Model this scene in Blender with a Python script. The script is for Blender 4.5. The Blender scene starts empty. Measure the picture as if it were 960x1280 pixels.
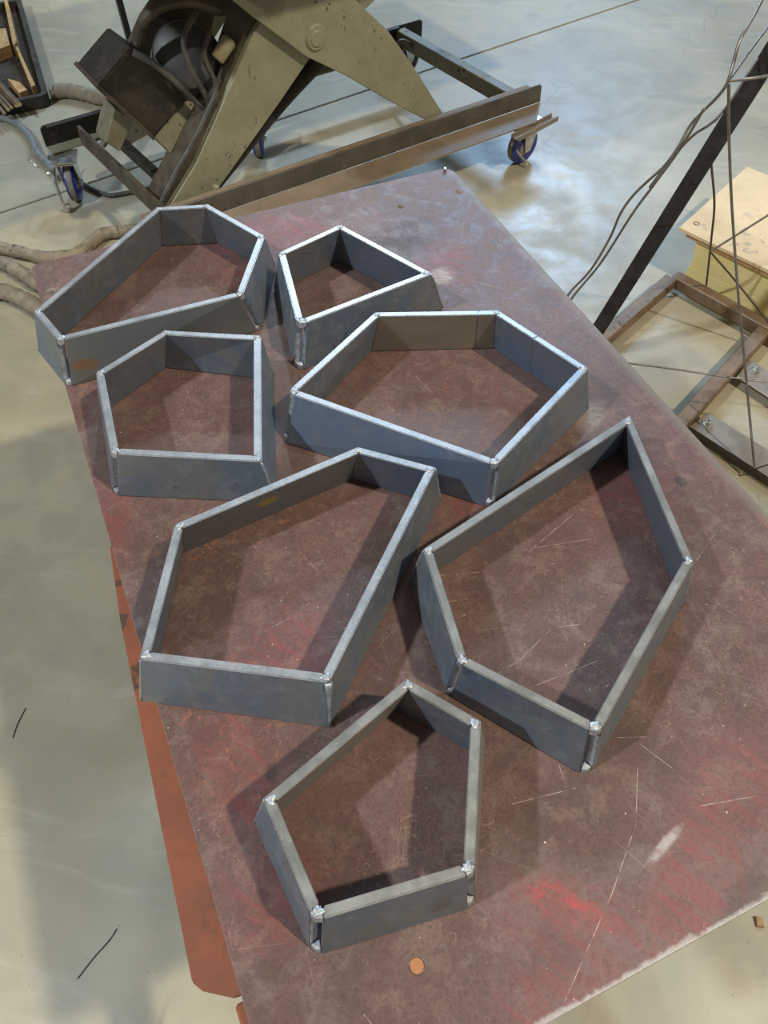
import bpy, bmesh, math, random
from mathutils import Vector, Matrix
random.seed(7)
PI = math.pi
# ------------------------------------------------------------------ camera
H = 1.6           # camera height above the floor
T = 0.82          # table top height
F_PX = 983.0
CX, CY = 480.0, 640.0
R = ((0.91334597, 0.31974026, -0.25212163),
     (-0.40700731, 0.73515007, -0.54212492),
     (0.01200807, 0.59776295, 0.80158297))
sc = bpy.context.scene
cam_d = bpy.data.cameras.new('camera')
cam = bpy.data.objects.new('camera', cam_d)
sc.collection.objects.link(cam)
sc.camera = cam
cam_d.sensor_fit = 'VERTICAL'
cam_d.sensor_height = 24.0
cam_d.lens = 24.0 * F_PX / 1280.0
cam_d.clip_start = 0.05
cam_d.clip_end = 100
RM = Matrix(R).to_4x4()
RM.translation = Vector((0, 0, H))
cam.matrix_world = RM
# ------------------------------------------------------------------ world, lamps, exposure
w = bpy.data.worlds.new('world')
sc.world = w
w.use_nodes = True
w.node_tree.nodes['Background'].inputs[0].default_value = (1.0, 0.945, 0.83, 1)
w.node_tree.nodes['Background'].inputs[1].default_value = 0.215
def lamp(name, loc, target, power, color, size, spread=180):
    l = bpy.data.lights.new(name, 'AREA')
    l.shape = 'DISK'; l.size = size; l.energy = power; l.color = color
    l.spread = math.radians(spread)
    o = bpy.data.objects.new(name, l)
    sc.collection.objects.link(o)
    o.location = loc
    o.rotation_euler = (Vector(target) - Vector(loc)).to_track_quat('-Z', 'Y').to_euler()
    return o
TC = Vector((0.25, 0.45, T))
lamp('warm_bay_lamp', TC + Vector((0.42, -0.48, 1.0)) * 5.6, TC, 355, (1.0, 0.87, 0.68), 0.28)
lamp('cool_bay_lamp', TC + Vector((-0.93, 0.06, 1.0)) * 5.0, TC, 325, (0.84, 0.92, 1.0), 0.28)
lamp('far_bay_lamp', (3.0, 7.8, 5.8), TC, 215, (0.72, 0.86, 1.0), 0.5)
lamp('distant_bay_lamp', (6.4, 8.6, 6.0), (1.8, 2.3, 0), 520, (0.36, 0.63, 1.0), 2.4)
vs = sc.view_settings
vs.view_transform = 'Standard'
vs.look = 'None'
vs.gamma = 1.0
vs.exposure = 0.0
vs.use_curve_mapping = False

# ------------------------------------------------------------------ geometry helpers
def pt(x, y, z=0.0):
    """point at height z that the photograph shows at pixel x, y"""
    c = ((x - CX) / F_PX, -(y - CY) / F_PX, -1.0)
    d = Vector([sum(R[i][k] * c[k] for k in range(3)) for i in range(3)])
    t = (z - H) / d.z
    return Vector((0, 0, H)) + d * t
U = Vector((0.985, 0.175, 0)).normalized()      # along the lift's rails
N = Vector((-0.175, 0.985, 0)).normalized()     # away from the table
LO = Vector((1.0, 2.336, 0))
def vp(x, y, off):
    """point on the upright plane `off` behind the lift's front rail"""
    c = ((x - CX) / F_PX, -(y - CY) / F_PX, -1.0)
    d = Vector([sum(R[i][k] * c[k] for k in range(3)) for i in range(3)])
    P0 = Vector((0, 0, H)); q = LO + N * off
    t = N.dot(q - P0) / N.dot(d)
    return P0 + d * t
def L(u, n, z):
    return LO + U * u + N * n + Vector((0, 0, z))

def mesh_obj(name, bm, mats, root=None, smooth=False):
    if root is not None:
        bmesh.ops.translate(bm, verts=bm.verts, vec=-root.location)
    me = bpy.data.meshes.new(name)
    bm.normal_update()
    bm.to_mesh(me); bm.free()
    if not isinstance(mats, (list, tuple)): mats = [mats]
    for m in mats: me.materials.append(m)
    if smooth:
        for p in me.polygons: p.use_smooth = True
    o = bpy.data.objects.new(name, me)
    sc.collection.objects.link(o)
    if root is not None: o.parent = root
    return o
def sub(name, bm, mats, parent, root, smooth=False):
    """a sub-part: mesh in the frame of root, child of parent (parent sits at root's origin)"""
    bmesh.ops.translate(bm, verts=bm.verts, vec=-root.location)
    me = bpy.data.meshes.new(name); bm.normal_update(); bm.to_mesh(me); bm.free()
    for m in (mats if isinstance(mats, (list, tuple)) else [mats]): me.materials.append(m)
    if smooth:
        for p in me.polygons: p.use_smooth = True
    o = bpy.data.objects.new(name, me); sc.collection.objects.link(o); o.parent = parent
    return o
def thing(name, label, cat, loc, group=None):
    o = bpy.data.objects.new(name, None)
    o.empty_display_size = 0.05
    sc.collection.objects.link(o)
    o.location = loc
    o['label'] = label; o['category'] = cat
    if group: o['group'] = group
    return o
def tag(o, label, cat, group=None):
    o['label'] = label; o['category'] = cat
    if group: o['group'] = group
    return o
def prism(bm, pts, vec):
    """closed prism from a planar outline swept by vec"""
    a = [bm.verts.new(p) for p in pts]
    b = [bm.verts.new(Vector(p) + vec) for p in pts]
    n = len(pts)
    fs = [bm.faces.new(a), bm.faces.new(b[::-1])]
    for i in range(n):
        fs.append(bm.faces.new((a[i], b[i], b[(i + 1) % n], a[(i + 1) % n])))
    bmesh.ops.recalc_face_normals(bm, faces=fs)
    return fs
def hexa(bm, b4, t4):
    vb = [bm.verts.new(p) for p in b4]; vt = [bm.verts.new(p) for p in t4]
    fs = [bm.faces.new(vb[::-1]), bm.faces.new(vt)]
    for i in range(4):
        j = (i + 1) % 4
        fs.append(bm.faces.new((vb[i], vb[j], vt[j], vt[i])))
    bmesh.ops.recalc_face_normals(bm, faces=fs)
    return fs
def bar(bm, a, b, wid, hei, up=Vector((0, 0, 1))):
    """square-section bar from a to b"""
    a = Vector(a); b = Vector(b); d = (b - a).normalized()
    s = d.cross(up)
    if s.length < 1e-4: s = d.cross(Vector((1, 0, 0)))
    s.normalize(); u2 = s.cross(d).normalized()
    def q(p): return [p + s * x * wid / 2 + u2 * y * hei / 2 for x, y in ((-1, -1), (1, -1), (1, 1), (-1, 1))]
    return hexa(bm, q(a), q(b))
def bevel(bm, w_, seg=2, ang=0.5):
    es = [e for e in bm.edges if len(e.link_faces) == 2 and e.calc_face_angle(0) > ang]
    bmesh.ops.bevel(bm, geom=es, offset=w_, segments=seg, affect='EDGES', clamp_overlap=True)
def smooth_path(P, k=6):
    P = [Vector(p) for p in P]
    if len(P) < 3: return P
    Q = [P[0] * 2 - P[1]] + P + [P[-1] * 2 - P[-2]]
    out = []
    for i in range(1, len(Q) - 2):
        p0, p1, p2, p3 = Q[i - 1:i + 3]
        for s in range(k):
            t = s / k
            out.append(0.5 * ((2 * p1) + (p2 - p0) * t + (2 * p0 - 5 * p1 + 4 * p2 - p3) * t * t + (3 * p1 - p0 - 3 * p2 + p3) * t ** 3))
    out.append(P[-1])
    return out
def tube(bm, P, r, seg=10, k=6, wob=0.0, flat=1.0):
    Q = smooth_path(P, k)
    rings = []
    n = len(Q)
    ref = None
    for i, p in enumerate(Q):
        d = (Q[min(i + 1, n - 1)] - Q[max(i - 1, 0)]).normalized()
        if ref is None:
            ref = d.cross(Vector((0, 0, 1)))
            if ref.length < 1e-3: ref = d.cross(Vector((1, 0, 0)))
        ref = (ref - d * ref.dot(d)).normalized()
        s2 = d.cross(ref)
        rr = r * (1 + wob * random.uniform(-1, 1)) if not callable(r) else r(i / (n - 1))
        rings.append([bm.verts.new(p + (ref * math.cos(a) + s2 * math.sin(a) * flat) * rr)
                      for a in [2 * PI * j / seg for j in range(seg)]])
    fs = []
    for a, b in zip(rings, rings[1:]):
        for j in range(seg):
            fs.append(bm.faces.new((a[j], a[(j + 1) % seg], b[(j + 1) % seg], b[j])))
    fs.append(bm.faces.new(rings[0][::-1])); fs.append(bm.faces.new(rings[-1]))
    bmesh.ops.recalc_face_normals(bm, faces=fs)
    return fs
def lathe(bm, c, axis, prof, seg=24):
    """prof = list of (distance along axis, radius), closed with caps"""
    c = Vector(c); axis = Vector(axis).normalized()
    s = axis.cross(Vector((0, 0, 1)))
    if s.length < 1e-3: s = Vector((1, 0, 0))
    s.normalize(); t = axis.cross(s)
    rings = []
    for h, r in prof:
        rings.append([bm.verts.new(c + axis * h + (s * math.cos(2 * PI * j / seg) + t * math.sin(2 * PI * j / seg)) * max(r, 1e-4)) for j in range(seg)])
    fs = []
    for a, b in zip(rings, rings[1:]):
        for j in range(seg):
            fs.append(bm.faces.new((a[j], a[(j + 1) % seg], b[(j + 1) % seg], b[j])))
    fs.append(bm.faces.new(rings[0][::-1])); fs.append(bm.faces.new(rings[-1]))
    bmesh.ops.recalc_face_normals(bm, faces=fs)
    return fs
def NB(): return bmesh.new()
def autosmooth(o, ang=0.6):
    me = o.data
    for p in me.polygons: p.use_smooth = True
    try: me.set_sharp_from_angle(angle=ang)
    except Exception: pass
    return o

# ------------------------------------------------------------------ materials
class Mat:
    def __init__(s, name):
        s.m = bpy.data.materials.new(name); s.m.use_nodes = True
        s.nt = s.m.node_tree; s.b = s.nt.nodes['Principled BSDF']
        s.tc = s.n('ShaderNodeTexCoord'); s.geo = None
    def n(s, t, **k):
        x = s.nt.nodes.new(t)
        for a, v in k.items(): setattr(x, a, v)
        return x
    def l(s, a, b): s.nt.links.new(a, b)
    def pos(s):
        if s.geo is None: s.geo = s.n('ShaderNodeNewGeometry')
        return s.geo.outputs['Position']
    def math(s, op, a, b=None, c=None, clamp=False):
        x = s.n('ShaderNodeMath', operation=op); x.use_clamp = clamp
        for i, v in enumerate((a, b, c)):
            if v is None: continue
            if isinstance(v, (int, float)): x.inputs[i].default_value = v
            else: s.l(v, x.inputs[i])
        return x.outputs[0]
    def mapped(s, vec, scale=(1, 1, 1), rot=(0, 0, 0), loc=(0, 0, 0)):
        if any(rot):
            y = s.n('ShaderNodeMapping'); s.l(vec, y.inputs[0]); y.inputs[2].default_value = rot; vec = y.outputs[0]; rot = (0, 0, 0)
        x = s.n('ShaderNodeMapping'); s.l(vec, x.inputs[0])
        x.inputs[1].default_value = loc; x.inputs[2].default_value = rot; x.inputs[3].default_value = scale
        return x.outputs[0]
    def noise(s, vec, scale, detail=4, rough=0.6, dist=0.0):
        x = s.n('ShaderNodeTexNoise'); s.l(vec, x.inputs['Vector'])
        x.inputs['Scale'].default_value = scale; x.inputs['Detail'].default_value = detail
        x.inputs['Roughness'].default_value = rough; x.inputs['Distortion'].default_value = dist
        return x.outputs['Fac']
    def ramp(s, f, lo, hi, a=0.0, b=1.0, smooth=True):
        x = s.n('ShaderNodeMapRange'); x.interpolation_type = 'SMOOTHSTEP' if smooth else 'LINEAR'
        s.l(f, x.inputs[0])
        x.inputs[1].default_value = lo; x.inputs[2].default_value = hi
        x.inputs[3].default_value = a; x.inputs[4].default_value = b
        return x.outputs[0]
    def mix(s, f, a, b):
        x = s.n('ShaderNodeMix', data_type='RGBA')
        if isinstance(f, (int, float)): x.inputs[0].default_value = f
        else: s.l(f, x.inputs[0])
        for i, v in ((6, a), (7, b)):
            if isinstance(v, tuple): x.inputs[i].default_value = (*v, 1)
            else: s.l(v, x.inputs[i])
        return x.outputs[2]
    def col(s, v):
        if isinstance(v, tuple): s.b.inputs['Base Color'].default_value = (*v, 1)
        else: s.l(v, s.b.inputs['Base Color'])
    def rough(s, v):
        if isinstance(v, (int, float)): s.b.inputs['Roughness'].default_value = v
        else: s.l(v, s.b.inputs['Roughness'])
    def metal(s, v):
        if isinstance(v, (int, float)): s.b.inputs['Metallic'].default_value = v
        else: s.l(v, s.b.inputs['Metallic'])
    def bump(s, h, strength=0.3, dist=0.002):
        x = s.n('ShaderNodeBump'); s.l(h, x.inputs['Height'])
        x.inputs['Strength'].default_value = strength; x.inputs['Distance'].default_value = dist
        s.l(x.outputs[0], s.b.inputs['Normal'])
    def seg_dist(s, a, b):
        """distance in the XY plane to the segment a-b"""
        P = s.pos()
        ax, ay = a[0], a[1]; dx, dy = b[0] - a[0], b[1] - a[1]; l2 = dx * dx + dy * dy
        v = s.n('ShaderNodeVectorMath', operation='SUBTRACT'); s.l(P, v.inputs[0]); v.inputs[1].default_value = (ax, ay, 0)
        dt = s.n('ShaderNodeVectorMath', operation='DOT_PRODUCT'); s.l(v.outputs[0], dt.inputs[0]); dt.inputs[1].default_value = (dx / l2, dy / l2, 0)
        t = s.math('ADD', dt.outputs['Value'], 0, clamp=True)
        sc_ = s.n('ShaderNodeVectorMath', operation='SCALE'); sc_.inputs[0].default_value = (dx, dy, 0); s.l(t, sc_.inputs['Scale'])
        r = s.n('ShaderNodeVectorMath', operation='SUBTRACT'); s.l(v.outputs[0], r.inputs[0]); s.l(sc_.outputs[0], r.inputs[1])
        m2 = s.n('ShaderNodeVectorMath', operation='MULTIPLY'); s.l(r.outputs[0], m2.inputs[0]); m2.inputs[1].default_value = (1, 1, 0)
        ln = s.n('ShaderNodeVectorMath', operation='LENGTH'); s.l(m2.outputs[0], ln.inputs[0])
        return ln.outputs['Value']
    def blob(s, c, rx, ry, ang, nz=None, amt=0.5, soft=0.35):
        P = s.mapped_point(c, rx, ry, ang)
        ln = s.n('ShaderNodeVectorMath', operation='LENGTH'); s.l(P, ln.inputs[0])
        v = ln.outputs['Value']
        if nz is not None: v = s.math('ADD', v, s.math('MULTIPLY', s.math('SUBTRACT', nz, 0.5), amt * 2))
        return s.ramp(v, 1.0 - soft, 1.0 + soft, 1.0, 0.0)
    def mapped_point(s, c, rx, ry, ang):
        v = s.n('ShaderNodeVectorMath', operation='SUBTRACT'); s.l(s.pos(), v.inputs[0]); v.inputs[1].default_value = (c[0], c[1], 0)
        m2 = s.n('ShaderNodeVectorMath', operation='MULTIPLY'); s.l(v.outputs[0], m2.inputs[0]); m2.inputs[1].default_value = (1, 1, 0)
        r = s.n('ShaderNodeMapping'); r.vector_type = 'POINT'; s.l(m2.outputs[0], r.inputs[0])
        r.inputs[2].default_value = (0, 0, -ang)
        m3 = s.n('ShaderNodeVectorMath', operation='MULTIPLY'); s.l(r.outputs[0], m3.inputs[0]); m3.inputs[1].default_value = (1 / rx, 1 / ry, 0)
        return m3.outputs[0]
    def vmax(s, *a):
        r = a[0]
        for x in a[1:]: r = s.math('MAXIMUM', r, x)
        return r

def simple(name, c1, c2, rough=0.5, metal=0.0, scale=20, spots=None, spot_thr=0.62, spot_scale=60, bump=0.15):
    M = Mat(name); o = M.pos()
    n1 = M.noise(o, scale, 5, 0.65)
    c = M.mix(M.ramp(n1, 0.35, 0.65), c1, c2)
    if spots:
        n2 = M.noise(o, spot_scale, 3, 0.6)
        gate = M.ramp(M.noise(o, spot_scale * 0.12, 2), 0.4, 0.6)
        c = M.mix(M.math('MULTIPLY', M.ramp(n2, spot_thr, spot_thr + 0.04), gate), c, spots)
    M.col(c); M.rough(M.ramp(n1, 0.3, 0.7, rough * 0.85, min(1, rough * 1.2))); M.metal(metal)
    if bump: M.bump(M.noise(o, scale * 6, 4), bump, 0.001)
    return M.m

# sealed concrete
def concrete():
    M = Mat('sealed_concrete'); o = M.pos()
    big = M.noise(o, 1.3, 4, 0.6, 0.6); mid = M.noise(o, 6, 5, 0.65, 0.3); fine = M.noise(o, 60, 4, 0.7)
    c = M.mix(M.ramp(big, 0.35, 0.65), (0.315, 0.285, 0.205), (0.44, 0.395, 0.28))
    c = M.mix(M.ramp(mid, 0.42, 0.66, 0, 0.6), c, (0.29, 0.275, 0.215))
    c = M.mix(M.ramp(fine, 0.60, 0.72, 0, 0.35), c, (0.25, 0.24, 0.20))
    sw = M.noise(M.mapped(o, (2.2, 9, 1), (0, 0, 0.5)), 1.0, 5, 0.7, 1.0)
    c = M.mix(M.ramp(sw, 0.52, 0.70, 0, 0.35), c, (0.50, 0.46, 0.36))
    # hairline cracks
    vo = M.n('ShaderNodeTexVoronoi', feature='DISTANCE_TO_EDGE')
    dn = M.n('ShaderNodeVectorMath', operation='ADD'); M.l(o, dn.inputs[0])
    nz = M.n('ShaderNodeTexNoise'); M.l(o, nz.inputs['Vector']); nz.inputs['Scale'].default_value = 3
    s2 = M.n('ShaderNodeVectorMath', operation='SCALE'); M.l(nz.outputs['Color'], s2.inputs[0]); s2.inputs['Scale'].default_value = 0.25
    M.l(s2.outputs[0], dn.inputs[1]); M.l(dn.outputs[0], vo.inputs['Vector']); vo.inputs['Scale'].default_value = 1.1
    cr = M.math('MULTIPLY', M.ramp(vo.outputs['Distance'], 0.0, 0.006, 1, 0), M.ramp(M.noise(o, 1.7, 2), 0.5, 0.6, 0, 0.3))
    c = M.mix(cr, c, (0.12, 0.11, 0.09))
    pits = M.ramp(M.noise(o, 140, 2, 0.5), 0.73, 0.76, 0, 0.7)
    c = M.mix(pits, c, (0.10, 0.09, 0.075))
    M.col(c)
    M.rough(M.math('ADD', M.ramp(mid, 0.3, 0.7, 0.34, 0.50), M.ramp(sw, 0.5, 0.7, 0, 0.08)))
    M.bump(M.math('ADD', M.math('MULTIPLY', fine, 0.4), mid), 0.12, 0.003)
    return M.m
# table plate
X0, X1, Y0, Y1 = -0.0735, 0.6805, -0.0138, 1.2045
def table_top_mat():
    M = Mat('worn_red_painted_steel'); o = M.pos()
    n1 = M.noise(o, 7, 6, 0.68, 0.8); n2 = M.noise(o, 28, 6, 0.72, 0.5); n3 = M.noise(o, 150, 4, 0.7); n4 = M.noise(o, 3.0, 3, 0.6, 0.5)
    c = M.mix(M.ramp(n1, 0.36, 0.62), (0.150, 0.086, 0.076), (0.112, 0.070, 0.060))
    c = M.mix(M.ramp(n2, 0.46, 0.66, 0, 0.75), c, (0.190, 0.132, 0.108))
    f3 = M.noise(o, 260, 4, 0.75); m3 = M.noise(o, 60, 5, 0.75, 0.6)
    c = M.mix(M.ramp(f3, 0.46, 0.62, 0, 0.45), c, (0.062, 0.042, 0.037))
    c = M.mix(M.ramp(m3, 0.54, 0.66, 0, 0.5), c, (0.085, 0.055, 0.048))
    # curly fibrous marks: thin contour lines of distorted noise
    def curl(sc_, w_, d_): return M.ramp(M.math('ABSOLUTE', M.math('SUBTRACT', M.noise(o, sc_, 3, 0.6, d_), 0.5)), 0.0, w_, 1, 0)
    gate1 = M.ramp(M.noise(o, 9, 3), 0.42, 0.60, 0.1, 0.75)
    c = M.mix(M.math('MULTIPLY', M.math('MULTIPLY', curl(34, 0.010, 1.4), gate1), M.ramp(f3, 0.38, 0.55)), c, (0.33, 0.22, 0.165))
    c = M.mix(M.math('MULTIPLY', M.math('MULTIPLY', curl(55, 0.014, 1.8), M.ramp(M.noise(o, 5, 3), 0.46, 0.6, 0, 0.6)), M.ramp(f3, 0.36, 0.5)), c, (0.30, 0.10, 0.08))
    # grey worn-through areas
    c = M.mix(M.math('MULTIPLY', M.ramp(n4, 0.50, 0.62, 0, 0.6), M.ramp(n3, 0.35, 0.6)), c, (0.165, 0.132, 0.115))
    # smeared crimson paint left in places
    P = lambda x, y: tuple(pt(x, y, T)[:2])
    st = M.noise(M.mapped(o, (10, 55, 1), (0, 0, 1.05)), 1.0, 5, 0.75, 1.2)
    st2 = M.noise(M.mapped(o, (50, 9, 1), (0, 0, 0.5)), 1.0, 5, 0.75, 1.0)
    def around(x, y, rx, ry, ang=0.0): return M.blob(P(x, y), rx, ry, ang, n1, 0.5, 0.6)
    zone = M.vmax(around(730, 1160, 0.075, 0.04, -0.6), around(860, 1120, 0.09, 0.035, 0.5), around(700, 1250, 0.05, 0.035),
                  around(930, 990, 0.06, 0.05), around(140, 640, 0.025, 0.06), around(350, 800, 0.05, 0.05), around(300, 960, 0.04, 0.07),
                  around(350, 290, 0.10, 0.04), around(560, 330, 0.05, 0.05), around(330, 1120, 0.05, 0.04), around(790, 620, 0.05, 0.06),
                  around(310, 345, 0.04, 0.04), around(600, 640, 0.04, 0.03), around(320, 560, 0.025, 0.03))
    red = M.math('MULTIPLY', zone, M.ramp(st, 0.42, 0.62, 0.25, 0.95))
    c = M.mix(M.math('MULTIPLY', red, 0.5), c, (0.27, 0.060, 0.060))
    redo = M.math('MULTIPLY', M.ramp(st2, 0.60, 0.70, 0, 0.5), M.ramp(n4, 0.42, 0.55))
    c = M.mix(redo, c, (0.27, 0.07, 0.055))
    hot = M.math('MULTIPLY', M.math('MULTIPLY', M.blob(P(712, 1135), 0.034, 0.013, -0.95, n2, 1.2, 0.7), 0.85), M.ramp(M.math('ADD', M.math('MULTIPLY', st, 0.6), M.math('MULTIPLY', m3, 0.5)), 0.50, 0.60, 0.15, 1))
    c = M.mix(hot, c, (0.42, 0.06, 0.065))
    # rust freckles along the left
    fr = M.math('MULTIPLY', M.ramp(M.noise(o, 75, 4, 0.75, 0.4), 0.58, 0.66, 0, 0.8), M.vmax(around(300, 900, 0.06, 0.10), around(70, 350, 0.04, 0.05), around(120, 460, 0.06, 0.05), around(290, 660, 0.10, 0.05)))
    c = M.mix(fr, c, (0.34, 0.13, 0.07))
    # dark stains
    dk = M.vmax(M.math('MULTIPLY', M.blob(P(851, 602), 0.008, 0.009, 0, n2, 0.3, 0.3), 0.75),
                M.math('MULTIPLY', M.blob(P(790, 560), 0.05, 0.018, 0.4, n2, 0.8, 0.5), 0.35),
                M.math('MULTIPLY', M.blob(P(340, 966), 0.007, 0.009, 0, n2, 0.5, 0.4), 0.6),
                M.math('MULTIPLY', M.blob(P(500, 300), 0.085, 0.045, 0.3, n2, 0.9, 0.6), M.ramp(n2, 0.42, 0.6, 0.1, 0.7)),
                M.math('MULTIPLY', M.blob(P(745, 585), 0.03, 0.02, 0.3, n2, 0.9, 0.5), 0.5),
                M.math('MULTIPLY', M.blob(P(895, 1200), 0.12, 0.012, 0.5, n2, 0.9, 0.6), 0.4))
    c = M.mix(dk, c, (0.045, 0.040, 0.038))
    # pale scuffs
    sp = M.noise(M.mapped(o, (40, 260, 1), (0, 0, 0.62)), 1.0, 3, 0.7)
    scf = M.vmax(M.math('MULTIPLY', M.blob(P(830, 1057), 0.022, 0.0042, 0.30, m3, 0.9, 0.5), 0.6),
                 M.math('MULTIPLY', M.blob(P(737, 520), 0.03, 0.016, 0.5, n2, 0.7, 0.5), 0.35),
                 M.math('MULTIPLY', M.blob(P(552, 345), 0.02, 0.018, 0.3, n3, 0.9, 0.5), 0.45))
    c = M.mix(M.math('MULTIPLY', scf, M.ramp(sp, 0.3, 0.6, 0.3, 1)), c, (0.52, 0.48, 0.42))
    # fine scratches running every way, thresholded stretched noise
    lines = None
    for i, (a, s_) in enumerate([(0.3, 1.0), (1.2, 1.3), (2.1, 0.8), (2.7, 1.1), (0.8, 0.7), (1.7, 1.2)]):
        q = M.noise(M.mapped(o, (7 * s_, 700 * s_, 1), (0, 0, a), (i * 3.1, i * 1.7, 0)), 1.0, 2, 0.55, 0.25)
        v = M.ramp(q, 0.70, 0.75)
        lines = v if lines is None else M.math('MAXIMUM', lines, v)
    lines = M.math('MULTIPLY', lines, M.ramp(M.noise(o, 12, 3), 0.45, 0.65, 0.05, 0.5))
    c = M.mix(lines, c, (0.42, 0.30, 0.24))
    # the long scratches one can point at
    S = [((797, 960), (795, 1030)), ((795, 1030), (765, 1117)), ((765, 1117), (722, 1215)), ((722, 1215), (700, 1265)),
         ((650, 864), (700, 845)), ((700, 845), (752, 824)), ((620, 843), (650, 825)), ((650, 825), (690, 785)), ((690, 785), (727, 780)),
         ((650, 688), (735, 674)), ((660, 690), (718, 642)), ((773, 922), (806, 921)), ((541, 720), (600, 715)), ((560, 752), (590, 748)),
         ((375, 690), (405, 722)), ((330, 790), (362, 772)), ((820, 590), (842, 590)), ((871, 700), (898, 660)), ((520, 470), (548, 500)),
         ((690, 930), (705, 975)), ((800, 930), (840, 960)), ((640, 1005), (720, 985)), ((860, 1010), (945, 995)), ((440, 560), (462, 548)), ((455, 1268), (468, 1285))]
    ss = None
    for a, b in S:
        d = M.seg_dist(P(*a), P(*b)); v = M.ramp(d, 0.0001, 0.00055, 1, 0)
        ss = v if ss is None else M.math('MAXIMUM', ss, v)
    ss = M.math('MULTIPLY', ss, M.ramp(M.noise(o, 90, 3), 0.40, 0.60, 0.05, 0.8))
    c = M.mix(ss, c, (0.55, 0.46, 0.39))
    flk = M.math('MULTIPLY', M.ramp(M.noise(o, 210, 2, 0.5), 0.755, 0.775), 0.8)
    c = M.mix(flk, c, (0.66, 0.56, 0.46))
    # worn bare edges
    sx = M.n('ShaderNodeSeparateXYZ'); M.l(o, sx.inputs[0])
    wob = M.math('MULTIPLY', M.math('SUBTRACT', n2, 0.5), 0.018)
    e1 = M.ramp(M.math('ADD', M.math('SUBTRACT', sx.outputs[1], Y0), wob), 0.0015, 0.0065, 0.8, 0)
    c = M.mix(e1, c, (0.40, 0.39, 0.37))
    e3 = M.ramp(M.math('ADD', M.math('SUBTRACT', X1, sx.outputs[0]), wob), 0.002, 0.020, 0.55, 0)
    c = M.mix(e3, c, (0.20, 0.18, 0.15))
    side = M.ramp(sx.outputs[2], T - 0.0006, T - 0.0002, 1, 0)
    c = M.mix(M.math('MULTIPLY', side, M.ramp(n3, 0.4, 0.55, 0.4, 1)), c, (0.40, 0.36, 0.32))
    M.col(c)
    M.rough(M.math('SUBTRACT', M.ramp(n2, 0.3, 0.7, 0.42, 0.60), M.math('MULTIPLY', M.vmax(ss, e1), 0.1)))
    M.metal(M.math('MULTIPLY', M.math('ADD', M.vmax(e1, ss), 0.0), 0.5))
    M.b.inputs['Specular IOR Level'].default_value = 0.36
    M.bump(M.math('ADD', n3, M.math('MULTIPLY', n2, 0.7)), 0.3, 0.0008)
    return M.m
def bar_mats():
    M = Mat('mill_scale_steel'); o = M.pos()
    n1 = M.noise(o, 9, 4, 0.6, 1.2); n2 = M.noise(o, 45, 5, 0.7); n3 = M.noise(o, 300, 3, 0.6)
    c = M.mix(M.ramp(n1, 0.38, 0.62), (0.150, 0.190, 0.250), (0.190, 0.203, 0.210))
    c = M.mix(M.ramp(n2, 0.45, 0.72, 0, 0.55), c, (0.26, 0.285, 0.305))
    c = M.mix(M.ramp(M.noise(o, 22, 4, 0.7, 0.8), 0.63, 0.70, 0, 0.6), c, (0.085, 0.09, 0.10))
    c = M.mix(M.ramp(n3, 0.60, 0.75, 0, 0.35), c, (0.34, 0.345, 0.35))
    rz = M.ramp(M.noise(o, 16, 5, 0.75, 0.5), 0.645, 0.70, 0, 0.45)
    c = M.mix(rz, c, (0.20, 0.115, 0.065))
    M.col(c); M.metal(0.40); M.rough(M.ramp(n2, 0.3, 0.7, 0.36, 0.52)); M.bump(M.math('ADD', n3, n2), 0.12, 0.0006)
    G = Mat('ground_steel_edge'); o = G.pos()
    a = G.noise(o, 25, 5, 0.75); b = G.noise(o, 500, 3, 0.6)
    c = G.mix(G.ramp(a, 0.35, 0.65), (0.34, 0.37, 0.395), (0.45, 0.475, 0.495))
    c = G.mix(G.ramp(b, 0.55, 0.7, 0, 0.5), c, (0.15, 0.155, 0.155))
    G.col(c); G.metal(0.6); G.rough(G.ramp(a, 0.3, 0.7, 0.34, 0.46)); G.bump(b, 0.25, 0.0005)
    W = Mat('bright_ground_weld'); o = W.pos()
    a = W.noise(o, 130, 4, 0.65)
    W.col(W.mix(W.ramp(a, 0.4, 0.6), (0.34, 0.365, 0.39), (0.50, 0.525, 0.55))); W.metal(0.6); W.rough(0.46); W.bump(a, 0.25, 0.0006)
    return M.m, G.m, W.m
M_floor = concrete(); M_table = table_top_mat(); M_scale, M_edge, M_weld = bar_mats()
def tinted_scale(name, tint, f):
    """mill scale with a tint over one bar, for discolouration and for painted-in lamp light"""
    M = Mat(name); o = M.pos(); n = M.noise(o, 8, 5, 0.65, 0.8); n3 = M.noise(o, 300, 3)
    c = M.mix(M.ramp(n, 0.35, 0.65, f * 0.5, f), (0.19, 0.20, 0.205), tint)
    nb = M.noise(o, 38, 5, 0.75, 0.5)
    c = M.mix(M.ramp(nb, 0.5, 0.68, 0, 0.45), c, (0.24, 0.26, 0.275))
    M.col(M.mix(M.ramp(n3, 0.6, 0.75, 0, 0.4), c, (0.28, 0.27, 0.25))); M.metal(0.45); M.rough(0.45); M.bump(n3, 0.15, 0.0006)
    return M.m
M_coolsc = tinted_scale('cool_lit_blue_scale', (0.130, 0.185, 0.285), 0.85)  # bluish scale, with the cool lamp's light painted into its colour
M_tan = tinted_scale('tan_tinted_scale', (0.36, 0.31, 0.20), 0.85)
M_pale = tinted_scale('pale_grey_scale', (0.33, 0.31, 0.26), 0.8)
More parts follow.
